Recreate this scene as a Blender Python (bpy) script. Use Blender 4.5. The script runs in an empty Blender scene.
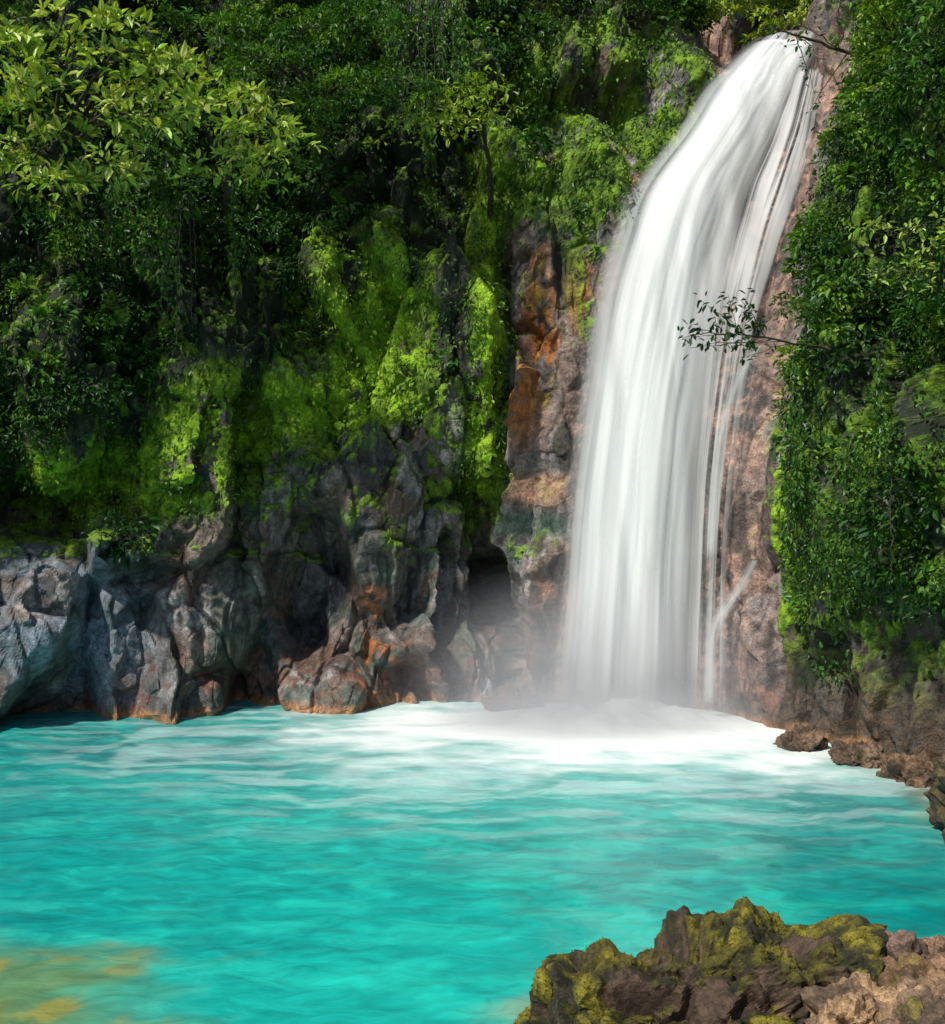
import bpy, math, numpy as np, time
from mathutils import Vector
T0=time.time()
rng=np.random.default_rng(7)
F=1098.0; CH=6.0
def W(px,py,Y): return np.array([(px-472.5)/F*Y, Y, CH+(512-py)/F*Y])
# ---------------- numpy noise ----------------
def _h(ix,iy,iz,seed):
    n=(ix*374761393+iy*668265263+iz*1440662683+seed*1274126177)&0xffffffff
    n=((n^(n>>13))*1274126177)&0xffffffff
    n=((n^(n>>16))*2246822519)&0xffffffff
    n=n^(n>>15)
    return (n&0xffffff)/float(0xffffff)
def vn(p,seed=0):
    i=np.floor(p).astype(np.int64); f=p-i; f=f*f*(3-2*f)
    r=0
    for dx in (0,1):
        wx=f[:,0] if dx else 1-f[:,0]
        for dy in (0,1):
            wy=f[:,1] if dy else 1-f[:,1]
            for dz in (0,1):
                wz=f[:,2] if dz else 1-f[:,2]
                r=r+wx*wy*wz*_h(i[:,0]+dx,i[:,1]+dy,i[:,2]+dz,seed)
    return r
def fbm(p,o=4,seed=0,lac=2.1,g=0.5):
    a=1;s=0;t=0
    for k in range(o):
        s=s+a*vn(p*lac**k+k*17.3,seed+k); t+=a; a*=g
    return s/t
def ss(a,b,x):
    t=np.clip((x-a)/(b-a),0,1); return t*t*(3-2*t)
def facet(p,seed,tilt=0.8,kk=11.,step=1.):
    """continuous faceted relief: softly blended tilted planes, one per cell"""
    i=np.floor(p).astype(np.int64); N_=len(p)
    f1=np.full(N_,9.);f2=np.full(N_,9.); sw=np.zeros(N_); sh=np.zeros(N_); sr=np.zeros(N_)
    for dx in (-1,0,1):
        for dy in (-1,0,1):
            for dz in (-1,0,1):
                c0=i[:,0]+dx;c1=i[:,1]+dy;c2=i[:,2]+dz
                j0=_h(c0,c1,c2,seed+1);j1=_h(c0,c1,c2,seed+2);j2=_h(c0,c1,c2,seed+3)
                v0=p[:,0]-c0-j0;v1=p[:,1]-c1-j1;v2=p[:,2]-c2-j2
                d=v0*v0+v1*v1+v2*v2
                r0=_h(c0,c1,c2,seed+7)
                w=np.exp(-kk*np.minimum(d,3.))
                sw+=w; sr+=w*r0; sh+=w*(.5+(r0-.5)*step+2*tilt*((j1-.5)*v0+(j2-.5)*v1+(j0-.5)*v2))
                l=np.sqrt(d); m=l<f1; f2=np.where(m,f1,np.minimum(f2,l)); f1=np.where(m,l,f1)
    ok=sw>1e-25; sw=np.where(ok,sw,1)
    return np.where(ok,sh/sw,.5),ss(0.0,0.13,f2-f1),np.where(ok,sr/sw,.5)[:,None]
# ---------------- helpers ----------------
def mesh_from(name,V,Fq,col=None,attrs=None,smooth=False,mat=None,parent=None,uv=None):
    me=bpy.data.meshes.new(name); V=np.asarray(V,dtype=np.float32); Fq=np.asarray(Fq,dtype=np.int32)
    n,k=Fq.shape
    me.vertices.add(len(V)); me.vertices.foreach_set('co',V.ravel())
    me.loops.add(n*k); me.loops.foreach_set('vertex_index',Fq.ravel())
    me.polygons.add(n); me.polygons.foreach_set('loop_start',np.arange(0,n*k,k,dtype=np.int32))
    me.update(calc_edges=True)
    me.polygons.foreach_set('use_smooth',np.full(n,smooth))
    if col is not None:
        a=me.color_attributes.new('Col','FLOAT_COLOR','POINT')
        c=np.ones((len(V),4),dtype=np.float32); c[:,:3]=col; a.data.foreach_set('color',c.ravel())
    for kx,vx in (attrs or {}).items():
        a=me.attributes.new(kx,'FLOAT','POINT'); a.data.foreach_set('value',np.asarray(vx,dtype=np.float32))
    if uv is not None:
        a=me.attributes.new('uvw','FLOAT_VECTOR','POINT'); a.data.foreach_set('vector',np.asarray(uv,dtype=np.float32).ravel())
    ob=bpy.data.objects.new(name,me); bpy.context.scene.collection.objects.link(ob)
    if mat: me.materials.append(mat)
    if parent: ob.parent=parent
    return ob
def empty(name):
    e=bpy.data.objects.new(name,None); bpy.context.scene.collection.objects.link(e); return e
def gridfaces(nu,nv):
    a=np.arange(nu*nv).reshape(nu,nv)
    return np.stack([a[:-1,:-1],a[1:,:-1],a[1:,1:],a[:-1,1:]],-1).reshape(-1,4)
def newmat(name):
    m=bpy.data.materials.new(name); m.use_nodes=True; nt=m.node_tree; nt.nodes.clear()
    o=nt.nodes.new('ShaderNodeOutputMaterial'); return m,nt,o
def N(nt,t,**k):
    n=nt.nodes.new(t)
    for a,b in k.items():
        if a in n.inputs.keys(): n.inputs[a].default_value=b
        else: setattr(n,a,b)
    return n
def math_(nt,op,a,b=None,clamp=False):
    n=nt.nodes.new('ShaderNodeMath'); n.operation=op; n.use_clamp=clamp
    for i,x in enumerate((a,b)):
        if x is None: continue
        if isinstance(x,(int,float)): n.inputs[i].default_value=x
        else: nt.links.new(x,n.inputs[i])
    return n.outputs[0]
# ---------------- materials ----------------
def rock_mat(name,s1=1.3,bump=0.6):
    m,nt,o=newmat(name); L=nt.links.new
    at=N(nt,'ShaderNodeAttribute',attribute_name='Col'); wet=N(nt,'ShaderNodeAttribute',attribute_name='wet')
    tc=N(nt,'ShaderNodeTexCoord')
    n1=N(nt,'ShaderNodeTexNoise',Scale=s1*2.5,Detail=6,Roughness=0.7); L(tc.outputs['Object'],n1.inputs['Vector'])
    n2=N(nt,'ShaderNodeTexNoise',Scale=s1*14,Detail=3,Roughness=0.7); L(tc.outputs['Object'],n2.inputs['Vector'])
    r=N(nt,'ShaderNodeMapRange'); r.inputs[1].default_value=.32; r.inputs[2].default_value=.68; r.inputs[3].default_value=.35; r.inputs[4].default_value=1.65
    L(n1.outputs[0],r.inputs[0])
    r2=N(nt,'ShaderNodeMapRange'); r2.inputs[1].default_value=.3; r2.inputs[2].default_value=.7; r2.inputs[3].default_value=.5; r2.inputs[4].default_value=1.5
    L(n2.outputs[0],r2.inputs[0])
    f=math_(nt,'MULTIPLY',r.outputs[0],r2.outputs[0])
    vm=N(nt,'ShaderNodeVectorMath',operation='SCALE'); L(at.outputs['Color'],vm.inputs[0]); L(f,vm.inputs['Scale'])
    p=N(nt,'ShaderNodeBsdfPrincipled'); L(vm.outputs[0],p.inputs['Base Color'])
    ro=math_(nt,'MULTIPLY_ADD',wet.outputs['Fac'],-0.5); nt.nodes[-1].inputs[2].default_value=0.85
    L(ro,p.inputs['Roughness'])
    b=N(nt,'ShaderNodeBump',Strength=bump,Distance=0.14)
    L(math_(nt,'ADD',n1.outputs[0],math_(nt,'MULTIPLY',n2.outputs[0],.22)),b.inputs['Height'])
    L(b.outputs[0],p.inputs['Normal']); L(p.outputs[0],o.inputs[0]); return m
ROCK=rock_mat('wet_cliff_rock',1.5,.8); ROCKN=rock_mat('near_rock',4.0,0.5)
def leaf_mat():
    m,nt,o=newmat('leaf'); L=nt.links.new
    at=N(nt,'ShaderNodeAttribute',attribute_name='Col')
    p=N(nt,'ShaderNodeBsdfPrincipled',Roughness=0.42); p.inputs['Specular IOR Level'].default_value=0.35
    L(at.outputs['Color'],p.inputs['Base Color'])
    t=N(nt,'ShaderNodeBsdfTranslucent'); vm=N(nt,'ShaderNodeVectorMath',operation='MULTIPLY'); vm.inputs[1].default_value=(1.6,1.6,.5)
    L(at.outputs['Color'],vm.inputs[0]); L(vm.outputs[0],t.inputs[0])
    mx=N(nt,'ShaderNodeMixShader'); mx.inputs[0].default_value=0.25; L(p.outputs[0],mx.inputs[1]); L(t.outputs[0],mx.inputs[2]); L(mx.outputs[0],o.inputs[0]); return m
LEAF=leaf_mat()
def bark_mat():
    m,nt,o=newmat('bark'); L=nt.links.new
    tc=N(nt,'ShaderNodeTexCoord'); n=N(nt,'ShaderNodeTexNoise',Scale=6,Detail=4); L(tc.outputs['Object'],n.inputs[0])
    c=N(nt,'ShaderNodeValToRGB'); c.color_ramp.elements[0].color=(.015,.012,.008,1); c.color_ramp.elements[1].color=(.075,.06,.035,1); L(n.outputs[0],c.inputs[0])
    p=N(nt,'ShaderNodeBsdfPrincipled',Roughness=0.85); L(c.outputs[0],p.inputs['Base Color']); L(p.outputs[0],o.inputs[0]); return m
BARK=bark_mat()
# ---------------- cliff ----------------
LV=np.array([-3,0,5,10,15,20,26,36.])
ST=[
 [(-36,4)]*3+[(-38,4)]*3,
 [(-32,17),(-32,18),(-32,18),(-33,18),(-34,19),(-36,20)],
 [(-22,26),(-22,27),(-22,27),(-22,28),(-23,30),(-24,32)],
 [(-14,30.6),(-14,32.2),(-14,31.6),(-14,32.5),(-14,34),(-14,37)],
 [(-8,33.4),(-8,34.2),(-8,34.2),(-8,35.2),(-7.5,37),(-7,40)],
 [(-3,33.8),(-3,34.4),(-3,34.9),(-2.6,36),(-1.5,38.2),(0,41.5)],
 [(.7,35.4),(.8,35.8),(1.2,35.2),(1.8,36.2),(3.5,39),(4.5,43)],
 [(2.1,33.6),(2.5,34.1),(3.2,34.5),(4.7,36.2),(7.4,39.4),(8.0,44)],
 [(4.6,34.4),(4.9,34.8),(5.5,35.3),(7,37),(9.6,40),(10.5,46)],
 [(7.2,32.4),(7.5,32.9),(8.4,33.3),(9.8,34.8),(12.3,38.2),(13.7,44)],
 [(8.5,29.0),(8.9,29.7),(9.5,29.9),(10.1,30.4),(11.6,31.7),(13.6,34)],
 [(10.8,25),(10.8,25.3),(10.7,25.5),(10.8,25.8),(11.8,26.4),(13.4,27)],
 [(10.2,20.3),(11.0,20.8),(10.8,20.8),(11,20.9),(11.8,21),(13.2,21)],
 [(13,13.5),(14,13.5),(14,13.5),(14.5,13.5),(15,13.5),(16,13.5)],
 [(19,4)]*3+[(20,4)]*3,
]
S=np.array(ST,dtype=float); ns=len(S)
tan=np.gradient(S.mean(1),axis=0); tan/=np.linalg.norm(tan,axis=1)[:,None]
outw=np.stack([-tan[:,1],tan[:,0]],1)
S=np.concatenate([S[:,:1],S,S[:,-1:]+outw[:,None]*12],1)
def cr(P,t):
    n=len(P); t=np.clip(t,0,n-1-1e-6); i=np.floor(t).astype(int); f=(t-i)
    f=f.reshape((-1,)+(1,)*(P.ndim-1))
    p0=P[np.maximum(i-1,0)];p1=P[i];p2=P[np.minimum(i+1,n-1)];p3=P[np.minimum(i+2,n-1)]
    m1=(p2-p0)*.5; m2=(p3-p1)*.5
    return (2*f**3-3*f**2+1)*p1+(f**3-2*f**2+f)*m1+(-2*f**3+3*f**2)*p2+(f**3-f**2)*m2
segn=[12,30,85,100,110,105,75,65,60,60,90,80,40,12]
ut=np.concatenate([np.linspace(i,i+1,int(c*1.2),endpoint=False) for i,c in enumerate(segn)]+[[ns-1]])
SU=cr(S,ut)
zt_=np.concatenate([np.linspace(0,1,14,endpoint=False),np.linspace(1,4,310,endpoint=False),np.linspace(4,6,130,endpoint=False),np.linspace(6,7,30)])
SZ=cr(np.transpose(SU,(1,0,2)),zt_)
ZZ=np.interp(zt_,np.arange(8),LV)
nu,nv=len(ut),len(zt_)
P=np.zeros((nu,nv,3)); P[:,:,:2]=np.transpose(SZ,(1,0,2)); P[:,:,2]=ZZ[None]
def normals(P):
    a=np.gradient(P,axis=0); b=np.gradient(P,axis=1); n=np.cross(a,b)
    n/=np.linalg.norm(n,axis=2)[:,:,None]+1e-9
    return n
Nn=normals(P)
c=np.array([0,15,8.])
if ((c-P[nu//2,nv//3])*Nn[nu//2,nv//3]).sum()<0: Nn=-Nn; flip=True
else: flip=False
UU=np.repeat(ut[:,None],nv,1).ravel()
p=P.reshape(-1,3).copy(); n=Nn.reshape(-1,3)
# wall chart coordinates used only to decide what grows where on the wall
Yc=np.maximum(p[:,1],8)
PX=472.5+F*p[:,0]/Yc; PY=512-F*(p[:,2]-CH)/Yc
rightw=UU>9.72
bed=ss(6.9,7.5,UU)*(1-ss(9.1,9.7,UU))
def blob(px,py,rx,ry,e=.5):
    d=np.sqrt(((PX-px)/rx)**2+((PY-py)/ry)**2); return (1-ss(1-e,1+e,d))*(~rightw if px<765 else rightw)
buttm=ss(6.2,6.8,UU)*(1-ss(7.6,8.2,UU)); seam=ss(8.7,9.1,UU)*(1-ss(10.0,10.4,UU))
warp=(fbm(p*.5,3,5)-.5)
q=p+np.stack([fbm(p*.6,3,11),fbm(p*.6,3,12),fbm(p*.6,3,13)],1)*.45+np.stack([fbm(p*2.4,2,14),fbm(p*2.4,2,15),fbm(p*2.4,2,16)],1)*.12
KR=np.where(rightw|(buttm>.3)|(seam>.2),14.,32.)
h1,c1,r1=facet(q*np.array([.38,.38,.19]),22,1.15,KR,.8)
h2,c2,r2=facet(q*np.array([.75,.75,.40]),31,1.15,np.minimum(KR,28),.7)
h3,c3,r3=facet(q*np.array([2.0,2.0,1.2]),41,1.1,18.,.8)
A=(1-.5*bed)*(1-.35*rightw)*(1-.5*buttm)*(1-.45*seam)
d=A*((h1-.5)*1.9-(1-c1)*.30+(h2-.5)*.7-(1-c2)*.2+(h3-.5)*.2-(1-c3)*.04)+(fbm(p*2.5,4,3)-.5)*.16+warp*.6*A
d-=2.2*blob(303,585,28,72)+1.2*blob(335,560,12,60)+2.0*blob(40,515,90,24)+1.5*blob(480,555,24,75)+1.2*blob(445,590,10,60)
d+=1.0*blob(60,620,70,70)+.6*blob(215,560,50,110)+.5*blob(400,540,45,90)-.9*blob(505,370,12,150)+.2*blob(555,380,30,140)
p=p+n*d[:,None]
n=normals(p.reshape(nu,nv,3)).reshape(-1,3)*(-1 if flip else 1)
wob=(fbm(p*.9,5,77,2.1,.6)-.5)
low=np.interp(PX,[-400,0,70,100,150,180,230,300,340,380,430,455,480,505,514,530,600,680,730,830,860],
              [520,498,495,570,570,430,390,360,385,335,325,400,540,500,230,165,70,28,14,10,0])
lowr=np.interp(PX,[750,770,800,850,900,945,1300],[560,640,680,650,610,600,650])
LOW=np.where(rightw,lowr,low)+wob*150
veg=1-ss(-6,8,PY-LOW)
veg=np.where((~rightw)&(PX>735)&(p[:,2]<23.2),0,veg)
def mixc(a,b,t): return a*(1-t[:,None])+np.array(b)*t[:,None]
f_a=fbm(p*.8,5,51); f_b=fbm(p*2.2,5,52,2.1,.6); f_c=fbm(p*np.array([2.5,2.5,.5]),4,53)
col=np.ones_like(p)*np.array([.095,.090,.088])
col=mixc(col,(.27,.248,.245),ss(.42,.60,f_a*.5+r2[:,0]*.5))
col=mixc(col,(.022,.024,.024),ss(.49,.62,f_c)*.85)
col=mixc(col,(.14,.085,.06),ss(.50,.62,fbm(p*.6,4,54))*.65)
bg=blob(60,620,90,90); col=mixc(col,(.17,.21,.26),bg*ss(.4,.6,f_a)*.9)
col=mixc(col,(.035,.07,.05),ss(.54,.64,fbm(p*.7,5,61))*(1-ss(4,7,p[:,2]))*.6)
foot=(1-ss(.4,2.6,p[:,2]+(f_a-.5)*5))*ss(-200,200,PX)
col=mixc(col,(.18,.075,.045),foot*ss(.46,.58,f_b)*.7)
col=mixc(col,(.38,.125,.035),(blob(375,640,16,55)+blob(432,610,8,40))*ss(.46,.54,f_b)*.75)
butt=np.clip(blob(565,470,60,240)+bed+blob(725,600,60,130)*1.,0,1)
col=mixc(col,(.20,.13,.105),butt*ss(.35,.55,f_a)*.8)
col=mixc(col,(.40,.24,.18),bed*ss(.45,.6,f_b)*.85)
col=mixc(col,(.045,.036,.032),butt*ss(.5,.62,f_c)*.85)
col=mixc(col,(.44,.15,.028),np.clip(blob(538,330,16,80)+blob(650,155,34,34)*.9+blob(580,290,13,36)*.7+blob(530,400,9,45)*.7+blob(805,120,25,70)*.6+blob(770,230,20,50)*.5+blob(560,600,20,40)*.4,0,1)*ss(.42,.53,f_b)*.9)
col=mixc(col,(.38,.21,.13),blob(545,490,26,16)*ss(.38,.48,f_b)*.8)
col=mixc(col,(.03,.09,.06),blob(540,525,26,12)*.6)
rf=rightw*(1-ss(2,7,p[:,2]))
col=mixc(col,(.045,.034,.022),rf*.85); col=mixc(col,(.12,.07,.04),rf*ss(.5,.6,f_b)*.6)
wl=(1-ss(.08,.32,p[:,2]+(f_b-.5)*.5))
col=mixc(col,(.34,.16,.06),wl*.8)
lime=np.clip(blob(370,315,68,90)+blob(488,320,20,175)+blob(330,405,75,24)+blob(785,470,20,150)*.7+blob(240,415,75,38)*.9+blob(110,480,110,34)*.8,0,1)
mo=np.clip(lime+blob(480,470,25,60)+blob(240,420,100,50)+blob(110,480,140,50)+blob(420,390,60,30)+blob(300,430,70,40)*.8+
   blob(860,560,90,60)+blob(620,140,120,90)+blob(560,170,60,60)+blob(600,90,90,60),0,1)
fm=fbm(p*np.array([1.5,1.5,.8]),6,71,2.1,.65)
moss=mo*ss(.43,.46,fm+.06*lime)
moss=np.clip(moss+ss(.2,.5,n[:,2])*ss(.47,.51,f_b)*(~rightw)*(PY<560)*(1-bed)*.9+rightw*ss(.44,.49,f_b)*ss(1,3.5,p[:,2]),0,1)
runs=ss(.57,.60,fbm(p*np.array([1.6,1.6,.22]),4,73))*ss(3.5,7.,p[:,2])*(~rightw)*(1-bed)*.9
moss=np.clip(moss+runs*ss(.4,.5,f_b),0,1)
bare=np.clip(blob(555,400,30,165,.3),0,1); moss=moss*(1-.75*bare)
mt=np.clip(ss(.35,.65,f_b)*.5+lime*.6-.15*rightw,0,1)
mc=np.array([.035,.075,.006])*(1-mt)[:,None]+np.array([.26,.44,.010])*mt[:,None]
col=col*(1-moss[:,None])+mc*moss[:,None]
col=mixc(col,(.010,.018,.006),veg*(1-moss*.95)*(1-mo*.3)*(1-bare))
wet=np.clip(ss(.4,.7,f_c)*.7+bed*.6+foot*.6,0,1)*(1-moss)*(1-veg)
p=p+n*(moss*(f_b-.35)*.35)[:,None]
fc=gridfaces(nu,nv)
if flip: fc=fc[:,::-1]
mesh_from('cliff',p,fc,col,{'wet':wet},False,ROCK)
# ---------------- leaves ----------------
def unit(v): return v/(np.linalg.norm(v,axis=1)[:,None]+1e-9)
def leaves(name,pos,dr,nr,size,wr,col,parent=None,mat=LEAF):
    dr=unit(dr); sd=unit(np.cross(dr,nr)); nr=np.cross(sd,dr)
    s=size[:,None]; w=(size*wr)[:,None]
    b=pos
    l1=pos+dr*s*.3+sd*w*.5+nr*w*.12; l2=pos+dr*s*.7+sd*w*.38+nr*w*.06
    t=pos+dr*s-nr*s*.16
    r1=pos+dr*s*.3-sd*w*.5+nr*w*.12; r2=pos+dr*s*.7-sd*w*.38+nr*w*.06
    V=np.stack([b,l1,l2,t,r2,r1],1).reshape(-1,3)
    i=np.arange(len(pos))[:,None]*6
    Q=np.concatenate([i+np.array([[0,1,2,3]]),i+np.array([[0,3,4,5]])],0)
    return mesh_from(name,V,Q,np.repeat(np.clip(col,0,1),6,axis=0),None,False,mat,parent)
def clump_leaves(cen,nrm,rad,cnt,lsize,colr,flat=.75,droop=.5,vary=.3):
    idx=np.repeat(np.arange(len(cen)),cnt); M=len(idx)
    v=unit(rng.normal(size=(M,3))); v=unit(v+nrm[idx]*.55+np.array([0,0,.25]))
    rr=rad[idx]*rng.uniform(.35,1.0,M)**.6
    off=v*rr[:,None]*np.array([1,1,flat])
    pos=cen[idx]+off
    dr=unit(v*.8+rng.normal(size=(M,3))*.6+np.array([0,0,-droop])+nrm[idx]*.3)
    nr=unit(np.array([0,0,1.])+nrm[idx]*.6+rng.normal(size=(M,3))*.45)
    size=lsize[idx]*rng.uniform(.6,1.3,M)
    c=colr[idx]*(1+rng.normal(size=(M,1))*vary)
    c=c*(1+rng.normal(size=(M,3))*.08)
    return pos,dr,nr,size,np.clip(c,.004,.6)
def palette(t):
    t=np.clip(t,0,1.25)
    k=np.array([[.009,.030,.007],[.021,.074,.012],[.052,.140,.014],[.115,.225,.018],[.24,.355,.035],[.37,.48,.10]])
    x=t*4; i=np.minimum(x.astype(int),4); f=(x-i)[:,None]
    return k[i]*(1-f)+k[i+1]*f
ar=np.linalg.norm(np.cross(np.gradient(P,axis=0),np.gradient(P,axis=1)),axis=2).ravel()
inview=((PX>-250)&(PX<1250)&(PY>-260)&(PY<760)).astype(float)
gap=fbm(p*.45,3,91)
dens=veg*ar*inview*np.where(rightw,1.5*(.2+ss(.37,.52,gap)),ss(.39,.55,gap)+.03)*(1-.85*mo*(~rightw))*(1-bare)
dens*=np.where(p[:,2]>26.5,.35,1)
dens*=np.where((~rightw)&(PX>520)&(PX<740)&(PY>40),.3,1)
def pick(w,k):
    return rng.choice(len(w),k,p=w/w.sum())
K=3300
ix=pick(dens,K)
rad=rng.uniform(.3,.95,K)*np.where(rightw[ix],.8,1); off=rng.uniform(0,1.,K)*ss(.4,.7,gap[ix])*np.where(rightw[ix],1.8,2.8)
cen=p[ix]+n[ix]*off[:,None]
cpx=472.5+F*cen[:,0]/cen[:,1]; cpy=512-F*(cen[:,2]-CH)/cen[:,1]; rp=rad*F/cen[:,1]
rb=np.interp(cpy,[-50,0,60,100,200,300,400,500,600,700],[860,858,848,838,800,772,770,772,785,830])
keep=~((~rightw[ix])&(PX[ix]>690)&(PX[ix]<840)&(cen[:,2]<23.6))
keep&=~(rightw[ix]&(cpx-rp*.85<rb))
keep&=~((~rightw[ix])&(cpx+rp>np.interp(cpy,[0,60,100,180,230,300,600],[700,650,600,560,522,518,515]))&(cen[:,2]<23.0))
keep&=~((~rightw[ix])&(cpy+rp*.6>np.interp(cpx,[0,70,100,150,180,230,300,340,380,430,455,480,600],[510,510,590,590,450,405,380,390,350,345,410,560,560])))
tone=.08+.5*fbm(cen*.35,3,95)+rng.normal(size=K)*.20+.13*rightw[ix]+np.where(cen[:,2]>17,.06,0)
ls=np.where(rng.random(K)<.35,rng.uniform(.2,.36,K),rng.uniform(.1,.18,K))*np.where(rightw[ix],.8,1)
cnt=(75*(rad/.7)**2*(.16/ls)**1.1).astype(int)+18
k=keep
pa=clump_leaves(cen[k],n[ix][k],rad[k],cnt[k],ls[k],palette(np.minimum(tone[k],1)))
rm=np.repeat(rightw[ix][k],cnt[k])
for nm,mm in (('jungle_foliage',~rm),('cliff_shrubs',rm)):
    leaves(nm,pa[0][mm],pa[1][mm],pa[2][mm],pa[3][mm],.5,pa[4][mm])
w=ar*inview*(moss*mo*1.0+moss*.2+veg*.5)*(p[:,2]>1.5)*(1-bed)*(1-rightw*(PX<790)*.95)*(1-.97*bare)
K=52000; ix=pick(w,K)
pos=p[ix]+n[ix]*rng.uniform(.02,.3,(K,1))
dr=unit(np.array([0,0,-1.])+n[ix]*.7+rng.normal(size=(K,3))*.5); nr=unit(n[ix]+np.array([0,0,.7])+rng.normal(size=(K,3))*.45)
tn=.18+.3*moss[ix]*mo[ix]*(~rightw[ix])+.3*lime[ix]+.5*(fbm(pos*.9,3,97)-.4)*2+rng.normal(size=K)*.15
leaves('ivy_foliage',pos,dr,nr,rng.uniform(.07,.2,K),.55,palette(np.minimum(tn,.98))*(1+rng.normal(size=(K,1))*.25))
# ---------------- tubes / trees ----------------
def tube(pts,rads,sides=7):
    pts=np.asarray(pts,float); rads=np.asarray(rads,float); m=len(pts)
    t=unit(np.gradient(pts,axis=0)); up=np.array([.13,.3,.95]); a=unit(np.cross(t,up)+1e-6); b=np.cross(t,a)
    th=np.linspace(0,2*np.pi,sides,endpoint=False)
    V=pts[:,None]+rads[:,None,None]*(np.cos(th)[None,:,None]*a[:,None]+np.sin(th)[None,:,None]*b[:,None])
    i=np.arange(m-1)[:,None]*sides; j=np.arange(sides)[None]; j2=(j+1)%sides
    Q=np.stack([i+j,i+j2,i+sides+j2,i+sides+j],-1).reshape(-1,4)
    return V.reshape(-1,3),Q
def join(parts):
    V=[];Q=[];o=0
    for v,q in parts: V.append(v);Q.append(q+o);o+=len(v)
    return np.concatenate(V),np.concatenate(Q)
def bez(a,b,c,k=12,wob=.0):
    t=np.linspace(0,1,k)[:,None]; r=(1-t)**2*a+2*t*(1-t)*b+t*t*c
    if wob: r[1:-1]+=rng.normal(size=(k-2,3))*wob
    return r
def tree(name,root,fork,clumps,r0,lsz,tone,lcount,flat=.45,droop=.6,crad=(.6,1.0)):
    e=empty(name)
    root=np.array(root,float); fork=np.array(fork,float)
    tr=bez(root,(root+fork)/2+np.array([.2,-.3,.8]),fork,14,.04)
    parts=[tube(tr,np.linspace(r0,r0*.6,14),9)]
    cl=[]
    for c_ in clumps:
        c_=np.array(c_,float)
        mid=(fork+c_)/2+np.array([0,0,.35])+rng.normal(size=3)*.2
        st=tr[rng.integers(8,14)]
        lb=bez(st,mid,c_,10,.03); parts.append(tube(lb,np.linspace(r0*.42,r0*.1,10),6))
        for _ in range(7):
            tip=c_+rng.normal(size=3)*np.array([.6,.6,.22]); s0=lb[rng.integers(5,10)]
            parts.append(tube(bez(s0,(s0+tip)/2+np.array([0,0,.12]),tip,6),np.linspace(r0*.12,.008,6),4))
            cl.append(tip)
    V,Q=join(parts); mesh_from('trunk_and_limbs',V,Q,None,None,True,BARK,e)
    cl=np.array(cl); k=len(cl); nr=unit(np.array([[0,-.4,1.]])+rng.normal(size=(k,3))*.3)
    rad=rng.uniform(crad[0],crad[1],k)*.62; cn=np.full(k,lcount)
    tn=tone+rng.normal(size=k)*.12
    pos,dr,nn,sz,cc=clump_leaves(cl,nr,rad,cn,np.full(k,lsz),palette(tn),flat,droop,.25)
    leaves('leaves',pos,dr,nn,sz,.42,cc,e)
pts=[(20,40),(70,35),(120,50),(170,75),(40,85),(100,95),(150,115),(70,135),(20,150),(110,165),(60,190),(20,110),(140,75)]
tree('broadleaf_tree',(-12.5,33.2,14.2),W(50,150,29.5),[W(a,b,27.5+rng.uniform(-1,1)) for a,b in pts],.2,.34,1.18,17,.35,.4)
pts=[(215,95),(250,105),(235,140),(260,160),(215,165),(195,120),(270,130)]
tree('broadleaf_tree',(-8,35,14.2),W(225,170,31),[W(a,b,29+rng.uniform(-.8,.8)) for a,b in pts],.12,.3,1.18,16,.35,.4)
pts=[(300,30),(340,50),(380,35),(290,70),(350,90),(320,110),(400,80),(270,40),(360,10),(230,20),(240,50)]
tree('rainforest_tree',(-5,36.6,15),W(325,90,33.5),[W(a,b,32+rng.uniform(-1,1)) for a,b in pts],.16,.2,.5,50)
pts=[(420,105),(455,95),(480,90),(435,125),(465,120),(500,100),(400,135)]
tree('rainforest_tree',(0.6,37,16),W(480,130,35),[W(a,b,34+rng.uniform(-.6,.6)) for a,b in pts],.1,.24,1.0,16,.35)
pts=[(560,10),(600,20),(520,20),(540,-20),(600,-25),(640,0),(680,-20),(700,10)]
tree('rainforest_tree',(5,43,23),W(590,30,41),[W(a,b,41+rng.uniform(-1,1)) for a,b in pts],.15,.22,.35,50)
pts=[(690,12),(720,8),(760,6),(800,10),(835,4),(760,-20),(820,-25),(720,-25),(780,22)]
tree('rainforest_tree',(11,47.5,24.5),W(770,-10,46),[W(a,b,45.2+rng.uniform(-1,1)) for a,b in pts],.2,.26,1.1,70)
pts=[(880,20),(920,30),(900,70),(940,90),(930,-10),(890,-15),(960,40),(890,110)]
tree('rainforest_tree',(12.6,27.8,20),W(925,90,27.5),[W(a,b,26.5+rng.uniform(-.8,.8)) for a,b in pts],.12,.17,.7,70)
pts=[(900,235),(930,250),(915,275),(945,280),(935,225)]
tree('cliff_sapling',(11.3,23.5,9.5),W(930,290,22.5),[W(a,b,22+rng.uniform(-.3,.3)) for a,b in pts],.05,.16,1.1,10,.6,.5,(.35,.6))
e=empty('hanging_vines'); parts=[]; LP=[]
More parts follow.
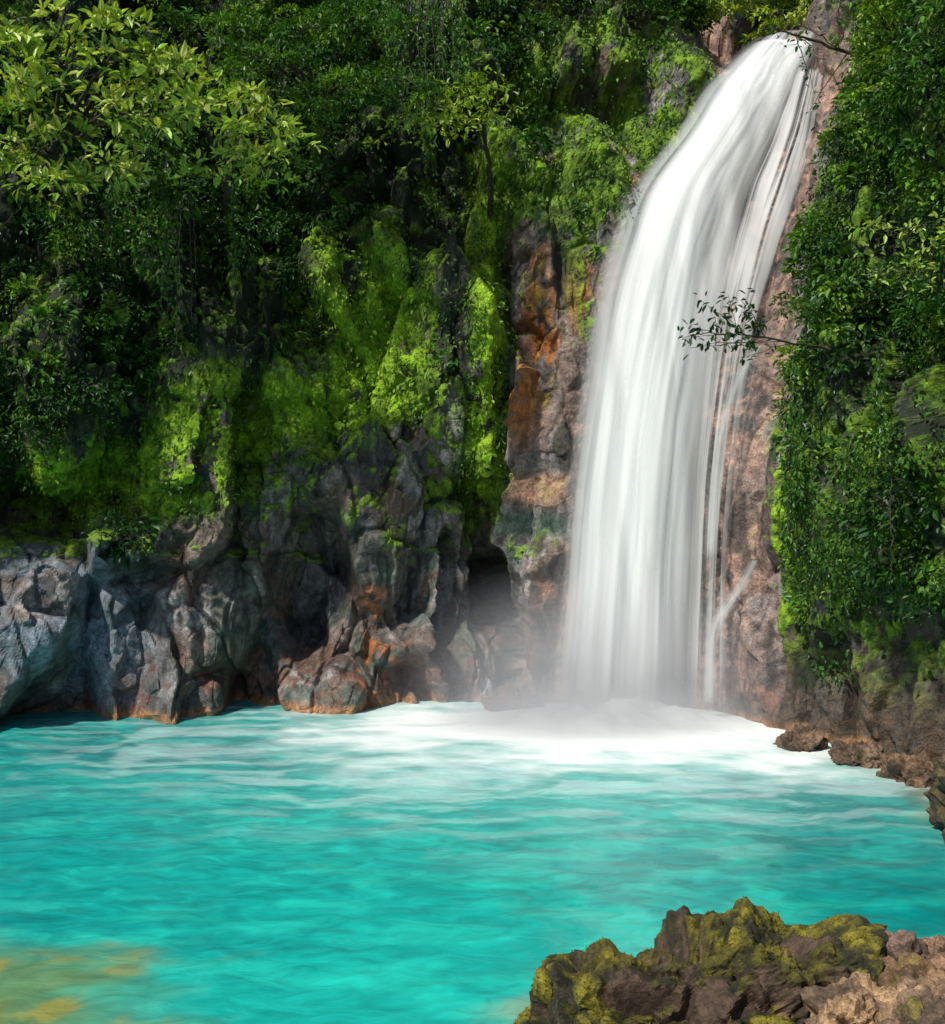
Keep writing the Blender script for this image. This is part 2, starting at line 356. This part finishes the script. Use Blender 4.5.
for k_ in range(46):
    if k_<26: px=rng.uniform(390,470); top=-20; bot=rng.uniform(60,160); Y=rng.uniform(33.5,35)
    elif k_<36: px=rng.uniform(110,260); top=rng.uniform(150,200); bot=top+rng.uniform(60,170); Y=rng.uniform(29,31)
    else: px=rng.uniform(790,945); top=rng.uniform(330,480); bot=top+rng.uniform(40,110); Y=np.interp(px,[780,945],[27.6,20])
    a=W(px,top,Y); b=W(px+rng.uniform(-6,6),bot,Y)
    c_=bez(a,(a+b)/2+rng.normal(size=3)*.15,b,16,.02); parts.append(tube(c_,np.full(16,.014),4))
    if k_%3!=1:
        m=rng.integers(60,160); t=rng.random(m)*15; i=t.astype(int); LP.append(c_[i]+(c_[np.minimum(i+1,15)]-c_[i])*(t-i)[:,None]+rng.normal(size=(m,3))*.07)
V,Q=join(parts); mesh_from('stems',V,Q,None,None,True,BARK,e)
LP=np.concatenate(LP); m=len(LP)
leaves('leaves',LP,np.array([0,0,-1.])+rng.normal(size=(m,3))*.5,np.array([0,-1,.4])+rng.normal(size=(m,3))*.4,rng.uniform(.08,.2,m),.5,palette(.45+rng.normal(size=m)*.15),e)
def branch(name,a,b,tips,r,lsz,tone,nl):
    e=empty(name); a=np.array(a);b=np.array(b)
    mn=bez(a,(a+b)/2+np.array([0,0,.25]),b,16,.02); parts=[tube(mn,np.linspace(r,r*.25,16),6)]; L_=[]
    for t_ in tips:
        s0=mn[rng.integers(4,14)]; tw=bez(s0,(s0+t_)/2+np.array([0,0,.08]),np.array(t_),8,.02); parts.append(tube(tw,np.linspace(r*.3,.006,8),4))
        q_=tw[rng.integers(3,8,nl)]+rng.normal(size=(nl,3))*.09; L_.append(q_)
    V,Q=join(parts); mesh_from('wood',V,Q,None,None,True,BARK,e)
    L_=np.concatenate(L_); m=len(L_)
    leaves('leaves',L_,rng.normal(size=(m,3))+np.array([-.5,0,-.4]),np.array([0,-.5,1.])+rng.normal(size=(m,3))*.4,rng.uniform(.7,1.2,m)*lsz,.45,palette(tone+rng.normal(size=m)*.1),e)
tp=[W(x,y,26+rng.uniform(-.4,.4)) for x,y in [(678,338),(690,330),(700,300),(715,318),(728,295),(740,300),(735,325),(745,345),(705,345),(725,335),(755,292),(750,310),(740,358),(760,320),(690,348)]]
branch('overhanging_branch',W(830,350,27.6),W(690,335,26),tp,.035,.19,.1,14)
tp=[W(x,y,30+rng.uniform(-.4,.4)) for x,y in [(770,30),(790,45),(815,95),(800,25),(840,40),(825,60),(810,110)]]
branch('overhanging_branch',W(890,70,31),W(760,28,30),tp,.07,.18,.25,10)
# ---------------- waterfall ----------------
def fall_mat(name,opac,us,thr,seed,edge=.12,rag=.35,cols=(.60,.64,.66),wid=.15):
    m,nt,o=newmat(name); L=nt.links.new
    a=N(nt,'ShaderNodeAttribute',attribute_name='uvw'); sx=N(nt,'ShaderNodeSeparateXYZ'); L(a.outputs['Vector'],sx.inputs[0])
    def streak(fu,fv,off,det=4):
        cx=N(nt,'ShaderNodeCombineXYZ'); L(math_(nt,'MULTIPLY',sx.outputs[0],fu),cx.inputs[0]); L(math_(nt,'MULTIPLY',sx.outputs[1],fv),cx.inputs[1]); cx.inputs[2].default_value=off
        nn=N(nt,'ShaderNodeTexNoise',Scale=1.0,Detail=det,Roughness=.5); L(cx.outputs[0],nn.inputs['Vector']); return nn.outputs[0]
    s1=streak(us,1.6,seed,2); s2=streak(us*4,1.8,seed+5,3)
    s=math_(nt,'ADD',math_(nt,'MULTIPLY',s1,.76),math_(nt,'MULTIPLY',s2,.24))
    ed=math_(nt,'SUBTRACT',.5,math_(nt,'ABSOLUTE',math_(nt,'SUBTRACT',sx.outputs[0],.5)))
    ed=math_(nt,'SUBTRACT',ed,math_(nt,'MULTIPLY',math_(nt,'SUBTRACT',s,.38),rag))
    mr=N(nt,'ShaderNodeMapRange',interpolation_type='SMOOTHSTEP'); L(ed,mr.inputs[0]); mr.inputs[1].default_value=-.03; mr.inputs[2].default_value=edge
    mr2=N(nt,'ShaderNodeMapRange',interpolation_type='SMOOTHSTEP'); L(s,mr2.inputs[0]); mr2.inputs[1].default_value=thr-wid; mr2.inputs[2].default_value=thr+wid
    al=math_(nt,'MULTIPLY',math_(nt,'MULTIPLY',mr.outputs[0],mr2.outputs[0]),opac)
    al=math_(nt,'MULTIPLY',al,sx.outputs[2],True)
    cr_=N(nt,'ShaderNodeValToRGB'); cr_.color_ramp.elements[0].position=.34; cr_.color_ramp.elements[0].color=cols+(1,); cr_.color_ramp.elements[1].position=.6; cr_.color_ramp.elements[1].color=(.9,.91,.91,1); L(s,cr_.inputs[0])
    df=N(nt,'ShaderNodeBsdfDiffuse'); L(cr_.outputs[0],df.inputs[0]); tl=N(nt,'ShaderNodeBsdfTranslucent'); L(cr_.outputs[0],tl.inputs[0])
    mx=N(nt,'ShaderNodeMixShader'); mx.inputs[0].default_value=.3; L(df.outputs[0],mx.inputs[1]); L(tl.outputs[0],mx.inputs[2])
    tr=N(nt,'ShaderNodeBsdfTransparent'); m2=N(nt,'ShaderNodeMixShader'); L(al,m2.inputs[0]); L(tr.outputs[0],m2.inputs[1]); L(mx.outputs[0],m2.inputs[2]); L(m2.outputs[0],o.inputs[0]); return m
def sheet(name,rows,mat,parent,bulge=.6,yoff=0,nu_=60,nv_=160):
    R=np.array(rows,float); t=np.linspace(0,len(R)-1,nv_); C=cr(R,t)
    u=np.linspace(0,1,nu_)
    Z=C[:,0][:,None]+0*u; X=C[:,1][:,None]*(1-u)+C[:,2][:,None]*u
    wdt=(C[:,2]-C[:,1])[:,None]
    Y=C[:,3][:,None]-bulge*(1-(2*u-1)**2)*np.minimum(wdt/4,1)+yoff
    V=np.stack([X,Y,Z],-1).reshape(-1,3)
    V[:,1]+=(fbm(np.stack([V[:,0]*1.1,V[:,2]*.18,V[:,1]*0],1),2,int(abs(yoff)*100)+3)-.5)*.6
    v=np.linspace(0,1,nv_)[:,None]+0*u
    fd=np.minimum(1,np.clip((1-v)/.06,0,1))*np.minimum(1,v/.02+.15)
    uvw=np.stack([np.broadcast_to(u,v.shape),v,fd],-1).reshape(-1,3)
    return mesh_from(name,V,gridfaces(nv_,nu_),None,None,True,mat,parent,uvw)
def fr(lst):
    o=[]
    for py,l,r,y in lst:
        a=W(l,py,y); b=W(r,py,y); o.append((a[2],a[0],b[0],y))
    return o
wf=empty('waterfall')
M1=fall_mat('falling_water_body',.97,7,.32,1.0,.24,.38)
M2=fall_mat('falling_water_strands',.75,8,.50,9.0,.3,.45)
M3=fall_mat('falling_water_veil',.8,9,.50,17.0,.4,.4,(.6,.64,.66),.08)
main=fr([(44,748,822,41.2),(60,728,818,40.2),(92,696,806,39),(135,668,786,37.8),(190,624,762,36.6),(240,603,750,35.8),(300,584,740,35.1),(360,572,730,34.5),(420,562,722,34.0),(500,552,714,33.4),(600,543,710,32.9),(725,528,708,32.3)])
sheet('water_body',main,M1,wf,.7,0)
sheet('water_strands',[(z,l-.15,r+.15,y) for z,l,r,y in main],M2,wf,1.0,-.35)
core=fr([(50,762,812,40.6),(92,715,795,38.6),(135,695,764,37.2),(190,668,736,35.9),(240,650,714,35.2),(300,628,700,34.5),(400,605,685,33.5),(500,592,672,32.8),(600,580,664,32.2),(735,566,662,31.6)])
sheet('water_core',core,fall_mat('falling_water_core',1.0,4,.33,23.0,.35,.35,(.8,.83,.84)),wf,.5,-.1)
sheet('side_veil',fr([(70,780,835,38.6),(135,750,828,36.6),(190,724,816,35.0),(260,705,794,33.9),(340,692,770,33.2),(440,684,750,32.6),(560,680,736,32.2),(715,676,734,31.7)]),M3,wf,.3,0,60)
M4=fall_mat('thin_stream',.6,3,.46,31.0,.4,.4)
sheet('thin_stream',fr([(560,748,764,30.4),(585,731,752,30.4),(600,718,742,30.4),(625,704,726,30.4),(660,700,722,30.6),(705,698,724,30.8)]),M4,wf,.1,0,12,60)
sheet('thin_stream_2',fr([(345,750,768,31.6),(380,728,747,31.8),(420,714,732,31.8),(470,706,726,31.8),(560,700,720,31.6)]),M4,wf,.1,0,12,60)
# drifting spray above the foam: a real volume of fine droplets
import bmesh
def mist(cen,sc,den,an):
    me=bpy.data.meshes.new('spray_mist'); bm=bmesh.new(); bmesh.ops.create_icosphere(bm,subdivisions=4,radius=1); bm.to_mesh(me); bm.free()
    ob=bpy.data.objects.new('spray_mist',me); bpy.context.scene.collection.objects.link(ob); ob.location=cen; ob.scale=sc
    m,nt,o=newmat('mist_volume'); L=nt.links.new
    tc=N(nt,'ShaderNodeTexCoord'); ln=N(nt,'ShaderNodeVectorMath',operation='LENGTH'); L(tc.outputs['Object'],ln.inputs[0])
    mr=N(nt,'ShaderNodeMapRange',interpolation_type='SMOOTHSTEP'); L(ln.outputs['Value'],mr.inputs[0]); mr.inputs[1].default_value=0;mr.inputs[2].default_value=1;mr.inputs[3].default_value=den;mr.inputs[4].default_value=0
    vs=N(nt,'ShaderNodeVolumeScatter'); vs.inputs['Color'].default_value=(1,1,1,1); vs.inputs['Anisotropy'].default_value=an
    L(mr.outputs[0],vs.inputs['Density']); L(vs.outputs[0],o.inputs['Volume']); me.materials.append(m)
mist((3.4,31.0,.6),(6.6,3.6,4.6),.26,-.6)
mist((3.2,30.4,.1),(5.6,2.8,1.5),.7,-.6)
# ---------------- pool ----------------
gx=np.linspace(-36,22,800); gy=np.linspace(7,38,430)
X,Y=np.meshgrid(gx,gy,indexing='ij'); X=X.ravel();Y=Y.ravel()
z0=np.zeros_like(X)
wxa=(fbm(np.stack([X*.5,Y*.5,z0],1),3,230)-.5)*3; wya=(fbm(np.stack([X*.5,Y*.5,z0+9],1),3,231)-.5)*3
cx,cy=3.5,30.1
dx=(X-cx+wxa);dy=(Y-cy+wya); rr=np.sqrt((dx/1.5)**2+dy**2); th=np.arctan2(dy,dx/1.5)
rays=fbm(np.stack([np.cos(th)*3,np.sin(th)*3,rr*.3],1),4,201)
rays2=fbm(np.stack([np.cos(th)*9,np.sin(th)*9,rr*.7],1),4,205)
blot=fbm(np.stack([X*.8,Y*1.2,z0],1),4,202); wisp=fbm(np.stack([X*.7+wxa,Y*2.2+wya,z0+3],1),5,208)
fd_=rr+(.5-rays)*3.5+(.5-rays2)*1.5+(.5-blot)*3+(.5-wisp)*3
foam=(1-ss(2.0,8.4,fd_))**1.4
r0_=np.sqrt(((X-3.8)/1.45)**2+(Y-30.4)**2)
foam=np.maximum(foam,1-ss(2.2,5.0,r0_+(.5-blot)*2.5+(.5-wisp)*2))
foam=np.clip(np.maximum(foam,.35*(1-ss(5,13,rr))*ss(.45,.66,wisp)),0,1)
ripple=(fbm(np.stack([X*.9,Y*1.3,z0],1),4,203)-.5)*.09+(fbm(np.stack([X*3,Y*3.4,z0],1),3,206)-.5)*.03
mound=np.exp(-((X-4.1)/2.9)**2-((Y-31.4)/1.5)**2)
H=ripple*(1-foam*.6)+.6*mound*(.5+1.0*fbm(np.stack([X*1.2,Y*1.2,z0],1),5,207))
foam=np.maximum(foam,ss(.1,.4,mound))
l1=fbm(np.stack([X*.16+blot,Y*.25,z0],1),4,210); l2=fbm(np.stack([X*1.1+blot*2,Y*2.2,z0+4],1),4,211)
deep=np.array([0,.13,.155]); mid=np.array([.002,.26,.25]); lite=np.array([.016,.49,.39])
wc=deep*(1-ss(.25,.6,l1))[:,None]+mid*ss(.25,.6,l1)[:,None]
near=1-ss(14,30,Y)
wc=wc+(lite-wc)*(np.clip(ss(.42,.68,l2)*.40+.45*near*ss(-12,-2,X)*(1-ss(3,8,X)),0,1))[:,None]  # caustic-like light patches painted into the water colour, plus a paler near middle
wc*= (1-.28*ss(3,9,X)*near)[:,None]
milky=1-ss(3,14,r0_); wc=wc+(np.array([.17,.55,.51])-wc)*(milky*.5)[:,None]
sh=(1-ss(1.0,3.2,np.sqrt(((X+6.6)/1.3)**2+((Y-12.9)/1.0)**2)+(blot-.5)*2.6))
sp_=fbm(np.stack([X*2.2,Y*3.0,z0],1),4,220)
wc=wc+(np.array([.14,.19,.04])-wc)*(sh*.75)[:,None]; wc=wc+(np.array([.38,.28,.025])-wc)*(sh*ss(.48,.66,sp_)*.55)[:,None]
rim=np.exp(-((np.sqrt(((X-2.9)/1.5)**2+((Y-12.6)/.9)**2)-1.6+(blot-.5)*.8)/.2)**2)
wc=wc+(np.array([.35,.3,.16])-wc)*(rim*.45)[:,None]
rimR=(1-ss(0,1.1,np.abs(X-(np.interp(Y,[16,20,25,28.5],[11,9.4,10.1,8.1]))+(blot-.5))))*(Y<29)
wc=wc+(np.array([.34,.22,.1])-wc)*(rimR*.45)[:,None]
def pool_mat():
    m,nt,o=newmat('turquoise_water'); L=nt.links.new
    at=N(nt,'ShaderNodeAttribute',attribute_name='Col'); fo=N(nt,'ShaderNodeAttribute',attribute_name='foam'); tc=N(nt,'ShaderNodeTexCoord')
    mp=N(nt,'ShaderNodeMapping'); mp.inputs['Scale'].default_value=(1,1.7,1); L(tc.outputs['Object'],mp.inputs[0])
    n1=N(nt,'ShaderNodeTexNoise',Scale=1.5,Detail=4,Roughness=.55,Distortion=1.0); L(mp.outputs[0],n1.inputs['Vector'])
    r=N(nt,'ShaderNodeMapRange'); L(n1.outputs[0],r.inputs[0]); r.inputs[1].default_value=.3;r.inputs[2].default_value=.72;r.inputs[3].default_value=.8;r.inputs[4].default_value=1.25
    vm=N(nt,'ShaderNodeVectorMath',operation='SCALE'); L(at.outputs['Color'],vm.inputs[0]); L(r.outputs[0],vm.inputs['Scale'])
    mx=N(nt,'ShaderNodeMix',data_type='RGBA'); L(fo.outputs['Fac'],mx.inputs['Factor']); L(vm.outputs[0],mx.inputs[6]); mx.inputs[7].default_value=(.86,.9,.9,1)
    p_=N(nt,'ShaderNodeBsdfPrincipled',Roughness=.22,IOR=1.33); L(mx.outputs[2],p_.inputs['Base Color'])
    p_.inputs['Specular IOR Level'].default_value=.35
    L(math_(nt,'MULTIPLY_ADD',fo.outputs['Fac'],.6),p_.inputs['Roughness']); nt.nodes[-1].inputs[2].default_value=.24
    b=N(nt,'ShaderNodeBump',Strength=.35,Distance=.09); L(n1.outputs[0],b.inputs['Height']); L(b.outputs[0],p_.inputs['Normal'])
    L(p_.outputs[0],o.inputs[0]); return m
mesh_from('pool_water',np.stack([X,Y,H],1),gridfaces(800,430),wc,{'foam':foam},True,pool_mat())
# ---------------- rocks ----------------
def ico(sub):
    bm=bmesh.new(); bmesh.ops.create_icosphere(bm,subdivisions=sub,radius=1.0)
    V=np.array([v.co[:] for v in bm.verts]); Q=np.array([[v.index for v in f.verts] for f in bm.faces]); bm.free(); return V,Q
IC={}
def rock(name,cen,scale,seed,sub=6,mossy=0.,tint=(.16,.09,.05),parent=None,rough=.25,freq=1.0,sq=.75,rot=0,kk=10.,peak=None):
    if sub not in IC: IC[sub]=ico(sub)
    V,Q=IC[sub]; V=V.copy()
    V=np.sign(V)*np.abs(V)**sq; V/= (np.abs(V)**3).sum(1)[:,None]**(1/3)*.95+.05
    c_,s_=math.cos(rot),math.sin(rot)
    p_=V*np.array(scale); p_=np.stack([p_[:,0]*c_-p_[:,1]*s_,p_[:,0]*s_+p_[:,1]*c_,p_[:,2]],1)
    nn=unit(p_/np.array(scale)**1.2)
    if peak is not None:
        xs,zs=peak; p_[:,2]*=np.interp(p_[:,0]+cen[0],xs,zs)
    q_=p_+seed*13.7; m=min(scale)
    a,cc,r_=facet(q_*1.0*freq/ m**.5,seed,1.4,kk,.5); b,c2_,r2_=facet(q_*2.6*freq/m**.5,seed+5,1.3,kk,.5)
    b3,c3_,_=facet(q_*6*freq/m**.5,seed+8,1.2,kk,.5)
    dd=m*rough*((a-.5)*1.1+(b-.5)*.6+(b3-.5)*.28-(1-c2_)*.05+(fbm(q_*2*freq,5,seed)-.5)*.8+(fbm(q_*9*freq,3,seed)-.5)*.2)
    p_=p_+nn*dd[:,None]
    w_=p_+np.array(cen)
    e1=p_[Q[:,1]]-p_[Q[:,0]]; e2=p_[Q[:,2]]-p_[Q[:,0]]; fn=np.cross(e1,e2); vnm=np.zeros_like(p_)
    for k_ in range(3):
        for ax in range(3): vnm[:,ax]+=np.bincount(Q[:,k_],weights=fn[:,ax],minlength=len(p_))
    vnm=unit(vnm)
    f1=fbm(q_*2,5,seed+9); f2=fbm(q_*5,6,seed+11,2.1,.65)
    col=np.ones_like(p_)*np.array(tint)*(.6+.8*r_[:,:1]); col=mixc(col,(.04,.028,.02),ss(.5,.66,f1)*.8); col=mixc(col,(.36,.22,.13),ss(.55,.7,f2)*.3)
    ms=mossy*ss(-.2,.3,vnm[:,2]+(f1-.5)*2.4)*ss(.40,.46,f2*.5+f1*.5)
    mt_=ss(.44,.60,f2)*(.35+.65*ss(.45,.6,f1))
    mc_=np.array([.018,.017,.004])*(1-mt_)[:,None]+np.array([.17,.145,.010])*mt_[:,None]
    col=col*(1-ms[:,None])+mc_*ms[:,None]
    w_=w_+vnm*(ms*(f2-.4)*.3*m**.5)[:,None]
    ob=mesh_from(name,w_,Q,col,{'wet':np.clip(.5-ms,0,1)*.6},False,ROCKN,parent)
    return ob,w_,vnm,ms*mt_
def tufts(name,w_,nm_,wt,k,col_a,parent=None):
    ii=rng.choice(len(w_),k,p=wt/wt.sum()); dr=unit(nm_[ii]+rng.normal(size=(k,3))*.7); nr=unit(rng.normal(size=(k,3)))
    leaves(name,w_[ii]-dr*.005,dr,nr,rng.uniform(.010,.03,k),.4,np.array(col_a)*rng.uniform(.2,1.5,(k,1)),parent)
o_=rock('mossy_rock',(2.75,12.5,-.15),(2.1,1.0,1.32),3,7,1.0,(.07,.042,.026),rough=.36,sq=.95,rot=.03,kk=14.,peak=([.5,1.3,2.2,3.2,3.9,4.6,5],[.45,.62,.82,1.08,1.0,.8,.7]))
tufts('moss_tufts',o_[1],o_[2],o_[3]+1e-6,30000,(.14,.122,.009),o_[0])
o_=rock('mossy_rock',(1.3,12.3,-.35),(.75,.5,.42),13,6,.7,(.10,.06,.035),rough=.35,sq=1.,kk=14.)
tufts('moss_tufts',o_[1],o_[2],o_[3]+1e-6,2500,(.14,.122,.009),o_[0])
B=[((4.72,12.0,.98),(.26,.3,.34),(.12,.075,.055),0,.2),((4.55,11.3,.95),(.42,.4,.3),(.24,.13,.07),.6,.5),((5.35,12.6,.8),(.36,.35,.25),(.24,.14,.085),0,.1),
 ((5.2,12.0,.85),(.3,.3,.25),(.28,.16,.09),.1,.9),((3.8,10.9,.80),(.5,.4,.46),(.30,.19,.10),0,.5),((3.05,11.1,.3),(.42,.3,.32),(.2,.12,.07),.2,.2),
 ((5.9,13.3,.3),(.5,.45,.35),(.22,.13,.075),0,1.2),((4.75,10.6,1.15),(.32,.32,.28),(.25,.15,.09),.3,2.),((4.3,10.35,1.2),(.26,.25,.22),(.27,.17,.1),0,.3),((2.6,11.3,.1),(.35,.3,.25),(.2,.12,.07),.1,.5),
 ((4.25,11.7,.95),(.26,.25,.24),(.15,.09,.06),1.,.3),((4.95,11.5,1.05),(.24,.22,.2),(.3,.17,.1),0,.8),((4.5,10.9,1.18),(.22,.2,.17),(.3,.19,.12),0,1.3),((5.1,11.0,1.2),(.3,.28,.22),(.22,.13,.08),.2,.6),((4.05,10.2,1.15),(.25,.22,.2),(.2,.13,.08),.6,.6),
 ((9.5,20.0,.45),(.75,1.0,1.1),(.075,.045,.03),.3,.4),((11.0,21.6,.4),(1.0,1.1,1.3),(.06,.045,.03),1.,1.4),((10.7,23.2,.1),(.7,.8,.6),(.09,.06,.04),.4,.4),((10.0,24.6,0),(.6,.7,.4),(.12,.07,.04),0,.9),((9.3,26.5,.0),(.6,.7,.4),(.11,.07,.045),0,.1),((8.4,28.1,0),(.6,.6,.4),(.13,.08,.05),0,.3),
 ((1.2,33.3,.1),(.9,.5,.5),(.14,.085,.06),0,.5)]
for i,(c_,s_,t_,mz,ro) in enumerate(B):
    rock('boulder',c_,s_,40+i,5,mz,t_,rot=ro,rough=.45,freq=1.2,sq=.9,kk=20.)
gx=np.linspace(-30,22,300); gy=np.linspace(-12,16,220); X,Y=np.meshgrid(gx,gy,indexing='ij'); X=X.ravel();Y=Y.ravel()
edge=np.interp(X,[-30,-8,0,1.2,2.2,4.0,4.6,6,9,12,22],[14,10.2,9.6,11.0,12.2,12.7,13.5,14.2,14.8,17,18])
dd=edge-Y; q_=np.stack([X,Y,X*0],1); hh=np.where(dd>0,4.2*(1-np.exp(-dd/8.6)),dd*.35)+(fbm(q_*1.1,5,301)-.5)*.4
hr,cc,r_=facet(q_*2.6,303,1.,20.); hh+=(hr-.5)*.26-(1-cc)*.12
hh=np.minimum(hh,4.35)
f_=fbm(q_*2,4,304); col=np.ones((len(X),3))*np.array([.12,.075,.047])*(.4+1.2*r_[:,:1]); col=mixc(col,(.07,.07,.012),ss(.5,.62,f_)*ss(1.0,3,dd)*.8)
mesh_from('shore_ground',np.stack([X,Y,hh],1),gridfaces(300,220),col,{'wet':X*0+.3},False,ROCKN)
g=400; V=np.array([[-g,-g,-3.2],[g,-g,-3.2],[g,g,-3.2],[-g,g,-3.2]]); mesh_from('ground',V,[[0,1,2,3]],np.ones((4,3))*np.array([.05,.07,.02]),{'wet':[0]*4},False,ROCK)
# ---------------- light, sky, camera ----------------
sd=Vector((-.48,-.55,.80)).normalized()
w=bpy.data.worlds.new('World'); bpy.context.scene.world=w; w.use_nodes=True; nt=w.node_tree
bgn=nt.nodes['Background']; sky=nt.nodes.new('ShaderNodeTexSky'); sky.sky_type='NISHITA'; sky.sun_disc=False
sky.sun_elevation=math.asin(sd.z); sky.sun_rotation=math.atan2(sd.x,sd.y)
nt.links.new(sky.outputs[0],bgn.inputs[0]); bgn.inputs[1].default_value=.13
sl=bpy.data.lights.new('sun','SUN'); sl.energy=4.7; sl.angle=math.radians(2.5); sl.color=(1,.95,.85)
so=bpy.data.objects.new('sun',sl); bpy.context.scene.collection.objects.link(so); so.rotation_euler=sd.to_track_quat('Z','Y').to_euler()
cam=bpy.data.cameras.new('camera'); co=bpy.data.objects.new('camera',cam); bpy.context.scene.collection.objects.link(co)
co.location=(0,0,CH); co.rotation_euler=(math.radians(90),0,0); cam.sensor_fit='VERTICAL'; cam.angle_y=2*math.atan(512/F); cam.clip_end=2000
bpy.context.scene.camera=co
vs=bpy.context.scene.view_settings; vs.view_transform='Standard'; vs.look='None'; vs.exposure=0
